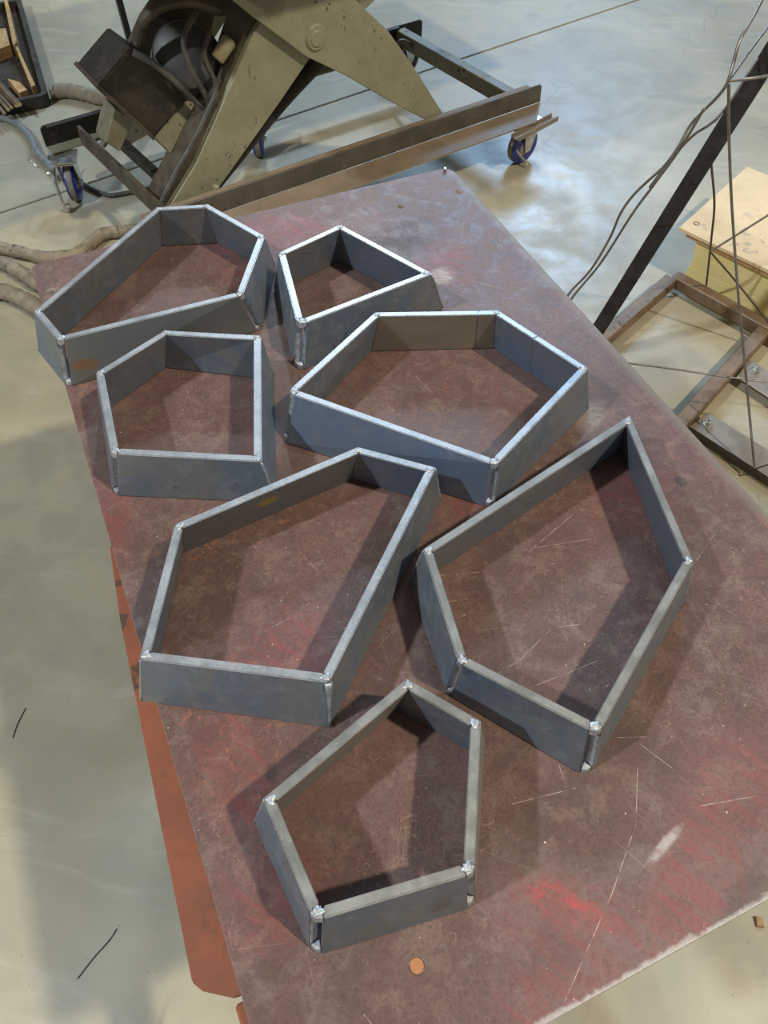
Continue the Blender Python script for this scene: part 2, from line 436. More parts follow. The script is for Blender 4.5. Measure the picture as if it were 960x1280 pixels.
def stained_scale(name, c0, rx, ry, ang, tint, base):
    """mill scale with one stain of its own shape"""
    M = Mat(name); o = M.pos(); n2 = M.noise(o, 45, 5, 0.7)
    c = M.mix(M.ramp(M.noise(o, 9, 4, 0.6, 1.2), 0.38, 0.62), base, (0.19, 0.20, 0.20))
    v = M.n('ShaderNodeVectorMath', operation='SUBTRACT'); M.l(o, v.inputs[0]); v.inputs[1].default_value = c0
    r = M.n('ShaderNodeMapping'); M.l(v.outputs[0], r.inputs[0]); r.inputs[2].default_value = (0, 0, -ang)
    s = M.n('ShaderNodeVectorMath', operation='MULTIPLY'); M.l(r.outputs[0], s.inputs[0]); s.inputs[1].default_value = (1 / rx, 0, 1 / ry)
    ln = M.n('ShaderNodeVectorMath', operation='LENGTH'); M.l(s.outputs[0], ln.inputs[0])
    f = M.ramp(M.math('ADD', ln.outputs['Value'], M.math('MULTIPLY', M.math('SUBTRACT', n2, 0.5), 2.2)), 0.6, 1.15, 0.8, 0)
    c = M.mix(f, c, tint); M.col(c); M.metal(0.45); M.rough(0.45); M.bump(n2, 0.1, 0.0006)
    return M.m
M_khaki = simple('khaki_machine_paint', (0.255, 0.245, 0.165), (0.310, 0.298, 0.210), 0.5, 0, 9, (0.060, 0.042, 0.026), 0.62, 55)
M_darkp = simple('grimy_black_paint', (0.022, 0.020, 0.016), (0.045, 0.038, 0.028), 0.55, 0.1, 14, (0.075, 0.06, 0.038), 0.6, 30)
M_grime = simple('oily_brown_steel', (0.055, 0.043, 0.030), (0.105, 0.085, 0.060), 0.55, 0.1, 14, (0.03, 0.025, 0.02), 0.6, 40)
M_rail = simple('rail_dark_steel', (0.10, 0.088, 0.072), (0.145, 0.125, 0.10), 0.5, 0.25, 12, (0.035, 0.03, 0.025), 0.66, 45)
M_railt = simple('rail_tan_steel', (0.21, 0.165, 0.118), (0.27, 0.21, 0.15), 0.6, 0.0, 8)  # lighter tan for the flanges, against the darker web
M_olive = simple('olive_tube_paint', (0.16, 0.15, 0.10), (0.22, 0.20, 0.14), 0.5, 0.1, 12, (0.03, 0.025, 0.02), 0.62, 50)
M_orange = simple('red_oxide_primer', (0.47, 0.150, 0.070), (0.36, 0.125, 0.062), 0.55, 0.05, 9, (0.15, 0.085, 0.055), 0.56, 22)
M_zinc = simple('zinc_plated_steel', (0.50, 0.50, 0.48), (0.66, 0.66, 0.64), 0.28, 0.85, 30)
M_blue = simple('blue_wheel_plastic', (0.020, 0.030, 0.22), (0.035, 0.045, 0.30), 0.35, 0, 20, bump=0)
M_tread = simple('tan_grey_tread', (0.22, 0.18, 0.14), (0.30, 0.25, 0.20), 0.55, 0, 30)
M_black = simple('black_bar_paint', (0.022, 0.021, 0.022), (0.040, 0.037, 0.036), 0.45, 0.3, 40, (0.10, 0.08, 0.07), 0.68, 120)
M_rod = simple('drawn_steel_rod', (0.17, 0.155, 0.14), (0.25, 0.235, 0.215), 0.36, 0.65, 30)
M_rodd = simple('dark_wire_rod', (0.070, 0.055, 0.045), (0.11, 0.09, 0.07), 0.45, 0.4, 30)
M_rust = simple('rusty_brown_tube', (0.16, 0.105, 0.062), (0.27, 0.195, 0.13), 0.5, 0.3, 10, (0.07, 0.045, 0.03), 0.58, 40)
M_brace = simple('grey_brown_strap', (0.26, 0.225, 0.18), (0.33, 0.29, 0.24), 0.42, 0.35, 12)
M_ply = simple('pale_plywood', (0.66, 0.50, 0.28), (0.76, 0.60, 0.37), 0.6, 0, 6, (0.46, 0.38, 0.26), 0.60, 26)
M_plyedge = simple('orange_ply_edge', (0.42, 0.22, 0.08), (0.58, 0.36, 0.16), 0.6, 0, 25)
M_foam = simple('yellow_board_foam', (0.84, 0.67, 0.25), (0.87, 0.73, 0.33), 0.7, 0, 5, bump=0.05)
M_osb = simple('strand_board', (0.55, 0.36, 0.15), (0.36, 0.21, 0.08), 0.6, 0, 60, (0.07, 0.04, 0.02), 0.64, 120)
M_hose = simple('tan_canvas_hose', (0.20, 0.165, 0.115), (0.30, 0.25, 0.18), 0.75, 0, 25, (0.10, 0.08, 0.055), 0.55, 60)
M_hosed = simple('dark_rubber_hose', (0.05, 0.048, 0.045), (0.10, 0.095, 0.085), 0.5, 0, 30)
M_rope = simple('blue_grey_cable', (0.15, 0.165, 0.17), (0.22, 0.23, 0.225), 0.6, 0, 40)
M_brass = simple('bright_rod_end', (0.80, 0.58, 0.30), (0.9, 0.72, 0.45), 0.3, 0.8, 50)
M_rustp = simple('orange_rust_plug', (0.38, 0.17, 0.075), (0.47, 0.24, 0.12), 0.6, 0.2, 60)
M_cap = simple('khaki_capacitor_paint', (0.24, 0.22, 0.13), (0.32, 0.29, 0.18), 0.35, 0, 30)
M_motor = simple('motor_charcoal_paint', (0.040, 0.040, 0.037), (0.065, 0.063, 0.056), 0.45, 0.1, 16)
M_leaf = simple('brown_rust_flake', (0.30, 0.16, 0.07), (0.40, 0.24, 0.12), 0.6, 0, 80)

M_dull = simple('dull_steel_edge', (0.23, 0.23, 0.215), (0.30, 0.30, 0.285), 0.42, 0.5, 25, (0.45, 0.45, 0.42), 0.66, 400)
# ------------------------------------------------------------------ setting: floor slabs with a sawn joint
jd = Vector((1.7, 0.360, 0)).normalized(); jn = Vector((-jd.y, jd.x, 0)); j0 = Vector((0.841, 3.036, 0))
floor = bpy.data.objects.new('floor', None); sc.collection.objects.link(floor); floor['kind'] = 'structure'
def slab(n0, n1, a0, a1):
    bm = NB(); q = [j0 + jd * a0 + jn * n0, j0 + jd * a1 + jn * n0, j0 + jd * a1 + jn * n1, j0 + jd * a0 + jn * n1]
    hexa(bm, [p + Vector((0, 0, -0.12)) for p in q], q)
    bevel(bm, 0.003, 1)
    o = mesh_obj('slab', bm, M_floor, floor)
    return o
g = 0.004
slab(-9, -g, -9, 12); slab(g, 12, -9, 12)
bm = NB(); q = [Vector(p) for p in ((-12, -9, -0.03), (16, -9, -0.03), (16, 18, -0.03), (-12, 18, -0.03))]
hexa(bm, [p + Vector((0, 0, -0.2)) for p in q], [p + Vector((0, 0, 0.0)) for p in q])
o = mesh_obj('joint_bed', bm, M_grime, floor)

# ------------------------------------------------------------------ the work table
table = thing('work_table', 'steel work table with worn dark red top, scratched and chipped, red primed stand', 'table', (0.30, 0.60, 0))
def rounded(x0, y0, x1, y1, rs, k=6):
    out = []
    for (cx, cy, a0), r in zip(((x0, y0, PI), (x1, y0, 1.5 * PI), (x1, y1, 0), (x0, y1, .5 * PI)), rs):
        ox = cx + (r if cx == x0 else -r); oy = cy + (r if cy == y0 else -r)
        for i in range(k + 1):
            a = a0 + i * PI / 2 / k; out.append((ox + r * math.cos(a), oy + r * math.sin(a)))
    return out
def plate_curve(outline, holes, th, z, name, mats, root, bev=0.001):
    cu = bpy.data.curves.new(name + '_c', 'CURVE'); cu.dimensions = '2D'; cu.fill_mode = 'BOTH'
    cu.extrude = th / 2 - bev; cu.bevel_depth = bev; cu.bevel_resolution = 1; cu.offset = -bev
    for P in [outline] + holes:
        s = cu.splines.new('POLY'); s.points.add(len(P) - 1); s.use_cyclic_u = True
        for i, p in enumerate(P): s.points[i].co = (p[0], p[1], 0, 1)
    o = bpy.data.objects.new('tmp', cu); sc.collection.objects.link(o)
    dg = bpy.context.evaluated_depsgraph_get(); me = bpy.data.meshes.new_from_object(o.evaluated_get(dg))
    bpy.data.objects.remove(o); bpy.data.curves.remove(cu)
    bm = NB(); bm.from_mesh(me); bpy.data.meshes.remove(me)
    bmesh.ops.remove_doubles(bm, verts=bm.verts, dist=1e-6)
    bmesh.ops.translate(bm, verts=bm.verts, vec=(0, 0, z - th / 2))
    for f in bm.faces: f.material_index = 0
    return mesh_obj(name, bm, mats, root)
hole_px = [(64, 363, .0068), (501, 258, .0055), (574, 240, .0055), (521, 1207, .0070)]
holes = []
for x, y, r in hole_px:
    c = pt(x, y, T); holes.append([(c.x + r * math.cos(-a * PI / 10), c.y + r * math.sin(-a * PI / 10)) for a in range(20)])
plate_curve(rounded(X0, Y0, X1, Y1, (0.02, 0.02, 0.022, 0.014)), holes, 0.010, T, 'table_top', M_table, table)
c = pt(521, 1207, T); bm = NB(); lathe(bm, (c.x, c.y, T - 0.012), (0, 0, 1), [(0, .0066), (.010, .0066), (.0106, .006)])
autosmooth(mesh_obj('rusty_plug', bm, M_rustp, table))['label'] = 'round orange rusty plug set in the table top'
# small chips and weld spatter stuck near the back corner
bm = NB(); c = pt(556, 214, T)
lathe(bm, c, (0, 0, 1), [(0, .003), (.006, .003), (.007, .002)], 10); autosmooth(mesh_obj('tack_stud', bm, M_zinc, table))
# stand: apron tubes, legs, and the long red primed plate sticking out at the left
zt = T - 0.0102
bm = NB()
for a, b in (((0.06, 0.12), (0.06, 1.08)), ((0.56, 0.12), (0.56, 1.08))):
    pass
for nm, a, b in (('apron_tube', (0.06, 0.10), (0.06, 1.10)), ('apron_tube', (0.55, 0.10), (0.55, 1.10)), ('apron_tube', (0.085, 0.12), (0.525, 0.12)), ('apron_tube', (0.085, 1.08), (0.525, 1.08))):
    b2 = NB(); bar(b2, (*a, zt - 0.0255), (*b, zt - 0.0255), 0.05, 0.05); bevel(b2, .003, 1); mesh_obj(nm, b2, M_orange, table)
bm.free()
for x in (0.06, 0.55):
    for y in (0.125, 1.075):
        b2 = NB(); bar(b2, (x, y, 0.004), (x, y, zt - 0.0515), 0.05, 0.05); bevel(b2, .003, 1); mesh_obj('leg', b2, M_orange, table)
zs = 0.60
P = [pt(133, 683, zs), pt(150, 775, zs), pt(240, 1228, zs), pt(252, 1238, zs), pt(292, 1247, zs), pt(301, 1243, zs)]
P = [P[0] + Vector((.004, -.006, 0))] + P[1:] + [Vector((0.034, P[-1].y - .004, zs)), Vector((0.034, P[0].y + .10, zs)), Vector((0.0, P[0].y + .06, zs)), P[0] + Vector((.012, .012, 0))]
bm = NB(); prism(bm, P, Vector((0, 0, -0.012))); bevel(bm, .0015, 2)
mesh_obj('side_plate', bm, M_orange, table)['label'] = 'long orange-red primed plate projecting past the left edge'
bm = NB(); a = pt(296, 1252, .55); bar(bm, a + Vector((0.024, -.005, 0)), a + Vector((0.030, -.35, 0)), 0.05, 0.05); bevel(bm, .003, 1)
mesh_obj('outrigger_tube', bm, M_orange, table)

# ------------------------------------------------------------------ the seven welded frames
HB = 0.0715; TB = 0.0095; DB = 0.0130
def offset(Pn, d):
    n = len(Pn); out = []
    for i in range(n):
        a, b, c = Pn[i - 1], Pn[i], Pn[(i + 1) % n]
        u = (b - a).normalized(); v = (c - b).normalized()
        n1 = Vector((-u.y, u.x)); n2 = Vector((-v.y, v.x)); m = n1 + n2; m = m / m.dot(n1)
        out.append(b + m * d)
    return out
FR = {
 1: dict(top=[(42, 389.5), (196, 259), (260, 255), (331, 295), (303, 369), (73, 426)], ob={0: (48.8, 441), 5: (84, 485), 4: (327, 413), 3: (345, 335)}, ib={1: (202, 308), 2: (271.6, 305)}, gap=(5, 4),
         label='hexagonal steel frame at the far left corner, overhanging the table edge'),
 2: dict(top=[(348.4, 315.6), (425.4, 280.3), (541, 342), (372, 407)], ob={3: (370, 467), 2: (554, 387)}, ib={1: (421.7, 327)}, gap=(3,),
         label='small four-sided steel frame, farthest back on the table'),
 3: dict(top=[(120, 465), (206, 412.5), (326, 419), (327, 577), (139, 567)], ob={4: (141, 620), 2: (343, 470), 3: (347, 629)}, ib={1: (206, 460)}, gap=(4,),
         label='five-sided steel frame at the left edge, in front of the hexagonal frame'),
 4: dict(top=[(358, 490), (469, 390), (622.5, 387.6), (736, 460), (620, 582)], ob={0: (348.4, 551.7), 4: (613, 636), 3: (735, 513)}, ib={1: (463, 440), 2: (618, 436)}, gap=(4, 0),
         label='wide five-sided steel frame in the middle with a tan discoloured back wall', ),
 5: dict(top=[(174, 824), (219, 655), (447.5, 558.4), (545, 584), (411, 853)], ob={0: (176, 877), 4: (413, 910), 3: (551, 625)}, ib={1: (229, 691), 2: (441, 599)}, gap=(),
         label='long five-sided steel frame over the left edge, yellow stain inside its back wall'),
 6: dict(top=[(529, 686), (787.5, 518.8), (867, 702), (748, 918), (573, 828)], ob={3: (735, 974), 4: (558, 868), 0: (510.4, 727)}, ib={1: (777, 562.5)}, gap=(3, 4),
         label='largest steel frame, five-sided, at the right side of the table'),
 7: dict(top=[(329, 998), (509, 848), (601, 901), (593, 1092), (392, 1152)], ob={0: (317.7, 1029), 4: (391, 1197), 3: (594, 1134), 2: (606, 937)}, ib={1: (495, 887)}, gap=(4, 3),
         label='small five-sided steel frame nearest the camera with open corner slots'),
}
COOL_LIT = {(4, 2), (4, 4), (5, 2), (6, 1), (2, 1)}  # bars that catch the cool lamp, its blue put into their colour
PALE = {(7, 0), (7, 2)}      # paler bars; the back-left one has warm lamp light painted in
c5 = pt(345, 632, T + 0.045)
M_yel = stained_scale('scale_with_yellow_stain', tuple(vv for vv in c5), 0.016, 0.011, 0.4, (0.42, 0.31, 0.05), (0.165, 0.185, 0.205))
c1 = pt(108, 460, T + 0.028)
M_rst = stained_scale('scale_with_rust_stain', tuple(vv for vv in c1), 0.022, 0.010, 0.0, (0.27, 0.16, 0.09), (0.17, 0.185, 0.19))
spl = {(4, 1): (0.845,), (4, 2): (0.46,)}
for k, v in FR.items():
    h = 0.078 if k == 7 else HB
    top = [pt(x, y, T + h).to_2d() for x, y in v['top']]
    bot = offset(top, DB)
    n = len(top)
    Ib = offset(bot, -TB)
    for i, p in v['ib'].items():
        bot[i] = bot[i] + (pt(*p, T).to_2d() - Ib[i]) * 0.9
    for i, p in v['ob'].items(): bot[i] = pt(*p, T).to_2d()
    Ib = offset(bot, -TB); It = offset(top, -TB)
    zb, zt_ = T + 0.0006, T + h
    cen = sum(top, Vector((0, 0))) / n
    root = thing('polygon_frame', v['label'], 'frame', (cen.x, cen.y, T), 'welded steel frames on the table')
    gaps = v['gap']
    def ends(O, I, i, j, level):
        """inner and outer end points of the bar from corner i to corner j"""
        u = (I[j] - I[i]).normalized(); nn = Vector((-u.y, u.x)); e = 0.00025
        a_in, b_in = I[i] + u * e, I[j] - u * e
        a_out = (I[i] + nn * TB + u * 0.0003) if i in gaps else O[i] + u * e
        b_out = (I[j] + nn * TB - u * 0.0003) if j in gaps else O[j] - u * e
        if i in gaps: a_in = I[i] + u * 0.0022
        if j in gaps: b_in = I[j] - u * 0.0022
        return a_in, b_in, b_out, a_out
    for i in range(n):
        j = (i + 1) % n
        eb = ends(bot, Ib, i, j, 0); et = ends(top, It, i, j, 1)
        cuts = [0.0] + list(spl.get((k, i), ())) + [1.0]
        for s0, s1 in zip(cuts, cuts[1:]):
            def cut(e):
                a_in, b_in, b_out, a_out = e
                f0 = s0 + (0.0012 if s0 > 0 else 0); f1 = s1 - (0.0012 if s1 < 1 else 0)
                return [a_in.lerp(b_in, f0), a_in.lerp(b_in, f1), a_out.lerp(b_out, f1), a_out.lerp(b_out, f0)]
            bm = NB()
            hexa(bm, [(*p, zb) for p in cut(eb)], [(*p, zt_) for p in cut(et)])
            bevel(bm, 0.0011, 2, 0.3)
            bm.normal_update()
            big = sorted(bm.faces, key=lambda f: -f.calc_area())[:2]
            ud = Vector((*(top[j] - top[i]).normalized(), 0))
            for f in bm.faces:
                f.material_index = 0 if f in big else 1
                if abs(f.normal.dot(ud)) > .8 and ((f.normal.dot(ud) < 0 and i in gaps) or (f.normal.dot(ud) > 0 and j in gaps)): f.material_index = 2
            fm = M_scale
            if (k, i) == (4, 1): fm = M_tan
            elif (k, i) == (5, 1): fm = M_yel
            elif (k, i) == (1, 4): fm = M_rst
            elif (k, i) in PALE: fm = M_pale
            elif (k, i) in COOL_LIT: fm = M_coolsc
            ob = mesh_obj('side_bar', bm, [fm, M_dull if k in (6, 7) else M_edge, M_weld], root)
            autosmooth(ob, 0.5)
            if (k, i) == (4, 1) and s0 == 0: ob['label'] = 'tan discoloured back bar'
            if (k, i) == (5, 1): ob['label'] = 'back bar with a yellow stain'
            if (k, i) == (1, 4): ob['label'] = 'front bar with a rust stain'
    # welds
    for i in range(n):
        if i in gaps:
            # wedge plugs closing the slot at top and bottom
            u1 = (It[i] - It[i - 1]).normalized(); u2 = (It[(i + 1) % n] - It[i]).normalized()
            n1 = Vector((-u1.y, u1.x)); n2 = Vector((-u2.y, u2.x))
            for (f0, f1) in ((0.90, 1.003), (0.0, 0.09)):
                bm = NB(); lv = []
                for f in (f0, f1):
                    I_ = Ib[i].lerp(It[i], f)
                    z = zb + (zt_ - zb) * f
                    mid = (n1 + n2).normalized()
                    dp = TB * (1.0 if f1 > 1 else 0.82)
                    lv.append([(*(I_ - mid * 0.0008), z), (*(I_ + n1 * dp), z), (*(I_ + mid * dp * 1.02), z), (*(I_ + n2 * dp), z)])
                if f1 > 1:   # top plug dips in the middle
                    x, y, z = lv[0][2]; lv[0][2] = (x, y, z - 0.002)
                hexa(bm, lv[0], lv[1]); bevel(bm, 0.0004, 1)
                mesh_obj('weld_plug', bm, M_weld, root)
        # flat lumpy bead dressed over the top of every corner, with arms along both bars
        bm = NB()
        ax = (top[i] - It[i]).normalized()
        C = It[i] + ax * (TB * .55 if i in gaps else (top[i] - It[i]).length * .5)
        dirs = [((It[i - 1] - It[i]).normalized(), .0038), ((It[(i + 1) % n] - It[i]).normalized(), .0038), (ax, .0012 if i in gaps else .002), (-ax, .0005)]
        ct = bm.verts.new((*C, zt_ + .0011)); rings_ = []
        for fr_, zz in ((.5, .0009), (.85, .0005), (1.0, -.0006)):
            rg_ = []
            for q_ in range(28):
                a = 2 * PI * q_ / 28; dv = Vector((math.cos(a), math.sin(a)))
                rad = .0028 + sum(w_ * max(0, dv.dot(d_)) ** 4 for d_, w_ in dirs) + .0005 * math.sin(5 * a + k + i * 2)
                rg_.append(bm.verts.new((*(C + dv * rad * fr_), zt_ + zz + .0003 * math.sin(9 * a * fr_ + i))))
            rings_.append(rg_)
        for q_ in range(28):
            j_ = (q_ + 1) % 28
            bm.faces.new((ct, rings_[0][q_], rings_[0][j_]))
            for ra, rb in zip(rings_, rings_[1:]): bm.faces.new((ra[q_], rb[q_], rb[j_], ra[j_]))
        bm.faces.new(rings_[-1][::-1])
        bmesh.ops.recalc_face_normals(bm, faces=bm.faces)
        mesh_obj('weld_bead', bm, M_weld, root, True)
        # vertical ground weld seam on closed outer corners
        if i not in gaps:
            bm = NB()
            a3 = Vector((*bot[i], zb + 0.003)); b3 = Vector((*top[i], zt_ - 0.003))
            inn = Vector((*((It[i] - top[i]).normalized()), 0)) * 0.0011
            tube(bm, [a3 + inn, a3.lerp(b3, .35) + inn * 1.15, a3.lerp(b3, .7) + inn * .9, b3 + inn], (lambda t_: .0012 + .0032 * t_ ** 2) if (k, i) == (5, 4) else 0.0016, 8, 3, 0.12)
            mesh_obj('weld_seam', bm, M_edge if (k, i) not in ((5, 4), (5, 3), (1, 3), (3, 3)) else M_weld, root, True)
# little spatter beads that sit by the frames
for i, (x, y, r) in enumerate([(271.5, 306, .0022), (346, 613, .0018), (619, 434, .0022)]):
    pass

# ------------------------------------------------------------------ scissor lift
lift = thing('scissor_lift', 'khaki scissor lift on casters with dark steel base, behind the table', 'lift', L(-0.1, 0.33, 0))
ZR = 0.17
# front rail: angle section
a0, a1 = L(-0.80, 0, 0), L(0.763, 0, 0)
def strip(name, pts, vec, mat, bv=0.0015):
    bm = NB(); prism(bm, pts, vec)
    if bv: bevel(bm, bv, 1)
    return mesh_obj(name, bm, mat, lift)
z = Vector((0, 0, 1))
top_r = pt(678, 105, .24); top_l = L(-0.80, (top_r - LO).dot(N), .24)
uu = (top_r - LO).dot(U); nn0 = (top_r - LO).dot(N)
strip('front_rail', [L(-.80, nn0, .175), L(uu + .005, nn0, .175), L(uu, nn0, .232), L(uu - .008, nn0, .24), L(-.80, nn0, .24)], N * 0.008, M_rail)
strip('rail_flange', [L(-.80, nn0 - .001, .169), L(uu + .005, nn0 - .001, .169), L(uu - .105, nn0 - .105, .169), L(-.80, nn0 - .105, .169)], z * 0.0058, M_railt)
strip('rail_flange', [L(-.80, nn0 + .009, .234), L(uu - .05, nn0 + .009, .234), L(uu - .05, nn0 + .028, .234), L(-.80, nn0 + .028, .234)], z * 0.0055, M_railt)
# stub channel under the right end that carries the caster
p1 = pt(655, 168, .155); p2 = pt(693, 148, .155)
dq = (p2 - p1).normalized(); dn = Vector((-dq.y, dq.x, 0))
bm = NB()
bar(bm, p1 - dq * .05, p2, 0.036, 0.005); bar(bm, p1 - dq * .05 + dn * .0155 + z * .008, p2 + dn * .0155 + z * .008, 0.005, 0.012); bar(bm, p1 - dq * .05 - dn * .0155 + z * .008, p2 - dn * .0155 + z * .008, 0.005, 0.012)
mesh_obj('caster_channel', bm, M_railt, lift)
# far rail: channel with open web facing us
fr = (pt(525, 25, .24) - LO).dot(N)
fu0 = (pt(60, 172, .24) - LO).dot(U); fu1 = (pt(525, 22, .24) - LO).dot(U)
strip('far_rail', [L(fu0, fr, .17), L(fu1, fr, .17), L(fu1, fr, .232), L(fu1 - .01, fr, .24), L(fu0 + .01, fr, .24), L(fu0, fr, .23)], N * 0.008, M_darkp)
strip('rail_flange', [L(fu0, fr - .001, .166), L(fu1 - .02, fr - .001, .166), L(fu1 - .02, fr - .05, .166), L(fu0, fr - .05, .166)], z * 0.006, M_khaki)
strip('rail_flange', [L(fu0 + .02, fr - .001, .234), L(fu1 - .12, fr - .001, .234), L(fu1 - .12, fr - .014, .234), L(fu0 + .02, fr - .014, .234)], z * 0.006, M_darkp)
# cross members
c0 = pt(500, 38, .225); c1_ = pt(632, 112, .225)
bm = NB(); bar(bm, L((c0 - LO).dot(U), fr - .006, .205), L((c1_ - LO).dot(U), nn0 + .03, .205), 0.045, 0.055); bevel(bm, .003, 1); mesh_obj('cross_member', bm, M_olive, lift)
c0 = pt(104, 165, .235); c1_ = pt(203, 256, .235)
bm = NB(); u0 = (c0 - LO).dot(U); u1 = (c1_ - LO).dot(U)
bar(bm, L(u0, fr - .052, .205), L(u1, nn0 + .01, .205), 0.012, 0.065); bevel(bm, .002, 1); mesh_obj('cross_member', bm, M_grime, lift)
bm = NB(); bar(bm, L(u0 + .10, fr - .052, .185), L(u1 + .10, nn0 + .01, .185), 0.03, 0.03); bevel(bm, .002, 1); mesh_obj('cross_member', bm, M_darkp, lift)
# casters
def caster(u_, n_, yaw, brake):
    zn = M_zinc
    c = L(u_, n_, 0); d = Vector((math.cos(yaw), math.sin(yaw), 0)); s = Vector((-d.y, d.x, 0))
    Rw = 0.066
    bm = NB(); lathe(bm, c + z * Rw - s * .019, s, [(0, .050), (.002, Rw - .006), (.006, Rw - .001), (.010, Rw), (.028, Rw), (.032, Rw - .001), (.036, Rw - .006), (.038, .050)], 32)
    for f in bm.faces:
        m_ = f.calc_center_median(); rr = (m_ - (c + z * Rw)); ax = abs(rr.dot(s)); f.material_index = 1 if ax < 0.0105 and (rr - s * rr.dot(s)).length > .05 else 0
    wh = autosmooth(mesh_obj('wheel', bm, [M_blue, M_tread], lift), .5); wh['label'] = 'blue caster wheel with tan tread'
    bm = NB(); lathe(bm, c + z * Rw - s * .022, s, [(0, .024), (.003, .030), (.041, .030), (.044, .024)], 20); autosmooth(sub('hub', bm, M_tread, wh, lift))
    bm = NB(); lathe(bm, c + z * Rw - s * .034, s, [(0, .006), (.006, .009), (.062, .009), (.068, .006)], 12); autosmooth(sub('axle_bolt', bm, M_zinc, wh, lift))
    bm = NB()
    for sg in (-1, 1):
        o_ = c + s * sg * .027
        prism(bm, [o_ + z * .052 - d * .012, o_ + z * .052 + d * .012, o_ + z * .10 + d * .030, o_ + z * .148 + d * .046, o_ + z * .148 - d * .020, o_ + z * .10 - d * .022], s * sg * .004)
    bar(bm, c + z * .150 - d * .025, c + z * .150 + d * .050, .062, .005)
    bar(bm, c + z * .159 - d * .045 + d * .012, c + z * .159 + d * .055, .085, .005)
    lathe(bm, c + z * .152 + d * .012, z, [(0, .022), (.006, .022)], 16)
    mesh_obj('fork', bm, M_zinc, lift)
    if brake:
        bm = NB()
        s = -s; P_ = [c + s * .040 + z * .135 + d * .035, c + s * .042 + z * .12 + d * .07, c + s * .040 + z * .085 + d * .085, c + s * .036 + z * .04 + d * .095, c + s * .03 + z * .018 + d * .085]
        tube(bm, P_, .006, 8, 5)
        lathe(bm, c + s * .046 + z * .125 + d * .05, s, [(0, .012), (.008, .014), (.016, .012)], 14)
        lathe(bm, P_[-1] - s * .01, s, [(0, .013), (.008, .015), (.016, .013)], 14)
        autosmooth(mesh_obj('brake_lever', bm, M_zinc, lift))
def lc(x, y):
    p = pt(x, y, 0.066) - LO; return p.dot(U), p.dot(N)
cu_, cn_ = lc(91, 226); caster(cu_, cn_, math.radians(256), True)
cu_, cn_ = lc(653, 181); caster(cu_, cn_, math.radians(15), False)
cu_, cn_ = lc(508, 72); caster(cu_, cn_, math.radians(200), False)
cu_, cn_ = lc(245, 330); caster(cu_, cn_, math.radians(200), False)
cu_, cn_ = lc(322, 172); caster(cu_, cn_, math.radians(70), False)
# brake pedal on the right-hand wheel
a = pt(648, 172, .10); bm = NB(); tube(bm, [a, pt(640, 180, .09), pt(655, 200, .03), pt(658, 207, .012)], .006, 8, 5, flat=.6); autosmooth(mesh_obj('brake_lever', bm, M_zinc, lift))
# handle loop near the far right wheel
bm = NB(); tube(bm, [L(fu1 - .20, fr - .08, .16), vp(500, 52, fr - .10), vp(515, 58, fr - .11), vp(521, 70, fr - .12), vp(514, 86, fr - .13), vp(505, 96, fr - .13)], .009, 10, 6); autosmooth(mesh_obj('steel_handle', bm, M_rail, lift))
# scissor arms: front pair, far pair
A2 = [(283, -6), (320, 24), (381, 70), (431, 94), (488, 127), (532, 150), (545, 149), (554, 142), (514, 79), (484, 37), (462, 17), (440, -4)]
A1 = [(210, 262), (245, 205), (318, 40), (345, 0), (470, 0), (388, 72), (350, 128), (270, 240), (262, 248), (240, 262)]
o2, o1 = 0.035, 0.062
def arm(px, off, th, mat, name, label=None):
    bm = NB(); prism(bm, [vp(x, y, off) for x, y in px], N * th); bevel(bm, .002, 1)
    ob = mesh_obj(name, bm, mat, lift)
    if label: ob['label'] = label
    return ob
arm(A2, o2, .022, M_khaki, 'scissor_arm'); arm(A1, o1, .022, M_khaki, 'scissor_arm')
# extend both arms on up to the platform above the frame (same plates, seen from other sides)
piv = vp(395, 47, o2)
bm = NB(); lathe(bm, piv - N * .012, N, [(0, .020), (.003, .024), (.010, .026), (.012, .034), (.0125, .034)], 28)
pc = autosmooth(mesh_obj('pivot_cap', bm, M_khaki, lift), .4)
bm = NB(); lathe(bm, piv - N * .008, N, [(0, .031), (.0078, .038)], 28); bm2 = bm
autosmooth(mesh_obj('pivot_washer', bm2, M_khaki, lift), .4)
bm = NB(); lathe(bm, piv, N, [(0.03, .02), (.60, .02)], 16); autosmooth(mesh_obj('pivot_shaft', bm, M_darkp, lift))
def shifted(px, off0, off1, th, mat, du=0.0):
    bm = NB(); prism(bm, [vp(x, y, off0) + N * (off1 - off0) + U * du for x, y in px], N * th); bevel(bm, .002, 1)
    return mesh_obj('scissor_arm', bm, mat, lift)
shifted(A2, o2, .56, .02, M_khaki); shifted(A1, o1, .53, .02, M_khaki)
# upper halves above the picture's top edge
ua = (vp(360, -3, o2) - LO).dot(U); za = vp(360, -3, o2).z
for off in (o2, .56):
    bm = NB(); bar(bm, L(ua + .01, off + .011, za + .01), L(ua - .33, off + .011, .975), .022, .15, N.cross(U)); mesh_obj('scissor_arm', bm, M_khaki, lift)
ub = (vp(408, -3, o1) - LO).dot(U)
for off in (o1, .53):
    bm = NB(); bar(bm, L(ub, off + .011, .70), L(ub + .33, off + .011, .975), .022, .12, N.cross(U)); mesh_obj('scissor_arm', bm, M_khaki, lift)
bm = NB(); q = [L(-.86, -.22, .97), L(1.06, -.22, .97), L(1.06, 1.05, .97), L(-.86, 1.05, .97)]; prism(bm, q, z * .10); bevel(bm, .003, 1); mesh_obj('platform', bm, M_khaki, lift)  # unseen platform, deepened to shade the floor under the lift
